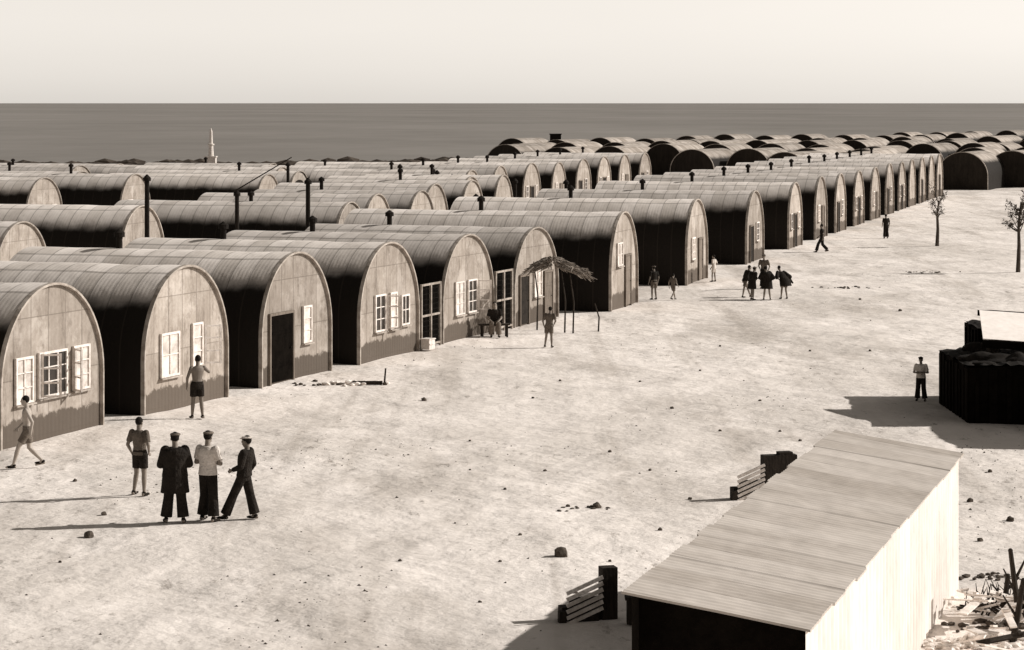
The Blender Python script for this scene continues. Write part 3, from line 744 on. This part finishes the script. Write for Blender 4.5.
person(654,299,1.45,R(30),'stand',('shirt','cloth_dark'),('shorts','cloth_mid'),'midcap','person in dark shirt and shorts standing near a hut',vox=.014)
person(673,300,1.12,R(-40),'walk',('shirt','cloth_mid'),('shorts','cloth_mid'),None,'small child walking beside an adult on sand',vox=.014)
person(714,282,1.25,R(60),'relaxed',('shirt','cloth_white'),('shorts','cloth_white'),None,'youth in white clothes standing near a hut doorway',vox=.015)
person(745,297,1.38,R(-70),'stride',('shirt','cloth_dark'),('shorts','cloth_mid'),None,'person in dark jacket leaning towards a small group',vox=.014,sleeves='long',bulk=.05,lean=.35)
person(752,299,1.42,R(-60),'folded',('coat','cloth_dark'),('shorts','cloth_dark'),'midcap','person in dark clothes with arms folded in group',vox=.014,sleeves='long',bulk=.05,lean=.2)
person(767,299,1.45,R(0),'hips',('coat','cloth_dark'),('shorts','cloth_mid'),'cap','person in dark coat and cap with others',vox=.014,sleeves='long',bulk=.08,roll=-.1)
person(764,288,1.55,R(160),'relaxed',('shirt','cloth_mid'),('trousers','cloth_dark'),'midcap','person in light shirt facing companions on sand',vox=.014)
person(784,298,1.42,R(20),'hips',('cape','cloth_dark'),('shorts','cloth_mid'),None,'person with dark cloak spread, standing with the group',vox=.014,sleeves='long',lean=.3,roll=-.25)
person(822,252,1.6,R(75),'walk',('shirt','cloth_dark'),('trousers','cloth_dark'),None,'distant person in dark clothes walking beside a hut',vox=.02)
person(886,238,1.5,R(15),'stand',('shirt','cloth_dark'),('trousers','cloth_dark'),None,'person in dark clothes standing near a young tree',vox=.018,bulk=.03)
person(921,399,1.25,R(160),'folded',('shirt','cloth_white'),('trousers','cloth_dark'),'cap','person in white shirt beside a dark shed',vox=.012,bulk=.02)

# ---------------------------------------------------------------- light, sky, camera
EL=math.radians(30); AZ=math.radians(12)  # sun to the right, slightly beyond
d=Vector((math.cos(EL)*math.cos(AZ), math.cos(EL)*math.sin(AZ), math.sin(EL)))
L=bpy.data.lights.new('sun','SUN'); L.energy=5.0; L.angle=math.radians(.5); L.color=(1,.965,.92)
lo=bpy.data.objects.new('sun',L); COL.objects.link(lo); lo.rotation_euler=d.to_track_quat('Z','Y').to_euler(); lo.location=(60,0,60)
wd=bpy.data.worlds.new('World'); scene.world=wd; wd.use_nodes=True; t=wd.node_tree; t.nodes.clear()
sk=t.nodes.new('ShaderNodeTexSky'); sk.sky_type='NISHITA'; sk.sun_disc=False; sk.sun_elevation=EL; sk.sun_rotation=math.pi/2-AZ
sp=t.nodes.new('ShaderNodeSeparateColor'); t.links.new(sk.outputs[0],sp.inputs[0])
# coastal haze: pale band low over the horizon
tc=t.nodes.new('ShaderNodeTexCoord'); sx=t.nodes.new('ShaderNodeSeparateXYZ'); t.links.new(tc.outputs['Generated'],sx.inputs[0])
hz=t.nodes.new('ShaderNodeMapRange'); hz.interpolation_type='SMOOTHSTEP'; t.links.new(sx.outputs[2],hz.inputs[0])
hz.inputs[1].default_value=.05; hz.inputs[2].default_value=.13; hz.inputs[3].default_value=1; hz.inputs[4].default_value=0
mp=t.nodes.new('ShaderNodeMapping'); mp.inputs['Scale'].default_value=(3,3,20); t.links.new(tc.outputs['Generated'],mp.inputs[0])
nz=t.nodes.new('ShaderNodeTexNoise'); nz.inputs['Scale'].default_value=2.0; nz.inputs['Detail'].default_value=3; t.links.new(mp.outputs[0],nz.inputs['Vector'])
nm=t.nodes.new('ShaderNodeMath'); nm.operation='MULTIPLY_ADD'; t.links.new(nz.outputs[0],nm.inputs[0]); nm.inputs[1].default_value=.5; nm.inputs[2].default_value=4.0
mxh=t.nodes.new('ShaderNodeMath'); mxh.operation='MULTIPLY_ADD'; t.links.new(hz.outputs[0],mxh.inputs[0]); t.links.new(nm.outputs[0],mxh.inputs[1]); t.links.new(sp.outputs[0],mxh.inputs[2])
vm=t.nodes.new('ShaderNodeVectorMath'); vm.operation='SCALE'; vm.inputs[0].default_value=(1.04,.98,.905); t.links.new(mxh.outputs[0],vm.inputs['Scale'])
bg=t.nodes.new('ShaderNodeBackground'); bg.inputs['Strength'].default_value=.10; t.links.new(vm.outputs[0],bg.inputs[0])
wo=t.nodes.new('ShaderNodeOutputWorld'); t.links.new(bg.outputs[0],wo.inputs[0])
cam=bpy.data.cameras.new('camera'); cam.lens=FOC/1024*36; cam.sensor_width=36; cam.shift_y=-222/1024; cam.clip_start=.5; cam.clip_end=120000
co=bpy.data.objects.new('camera',cam); COL.objects.link(co); co.location=(0,0,EYE); co.rotation_euler=(math.pi/2,0,0); scene.camera=co
scene.view_settings.view_transform='Standard'; scene.view_settings.look='None'; scene.view_settings.exposure=0
print('far huts',nfar)
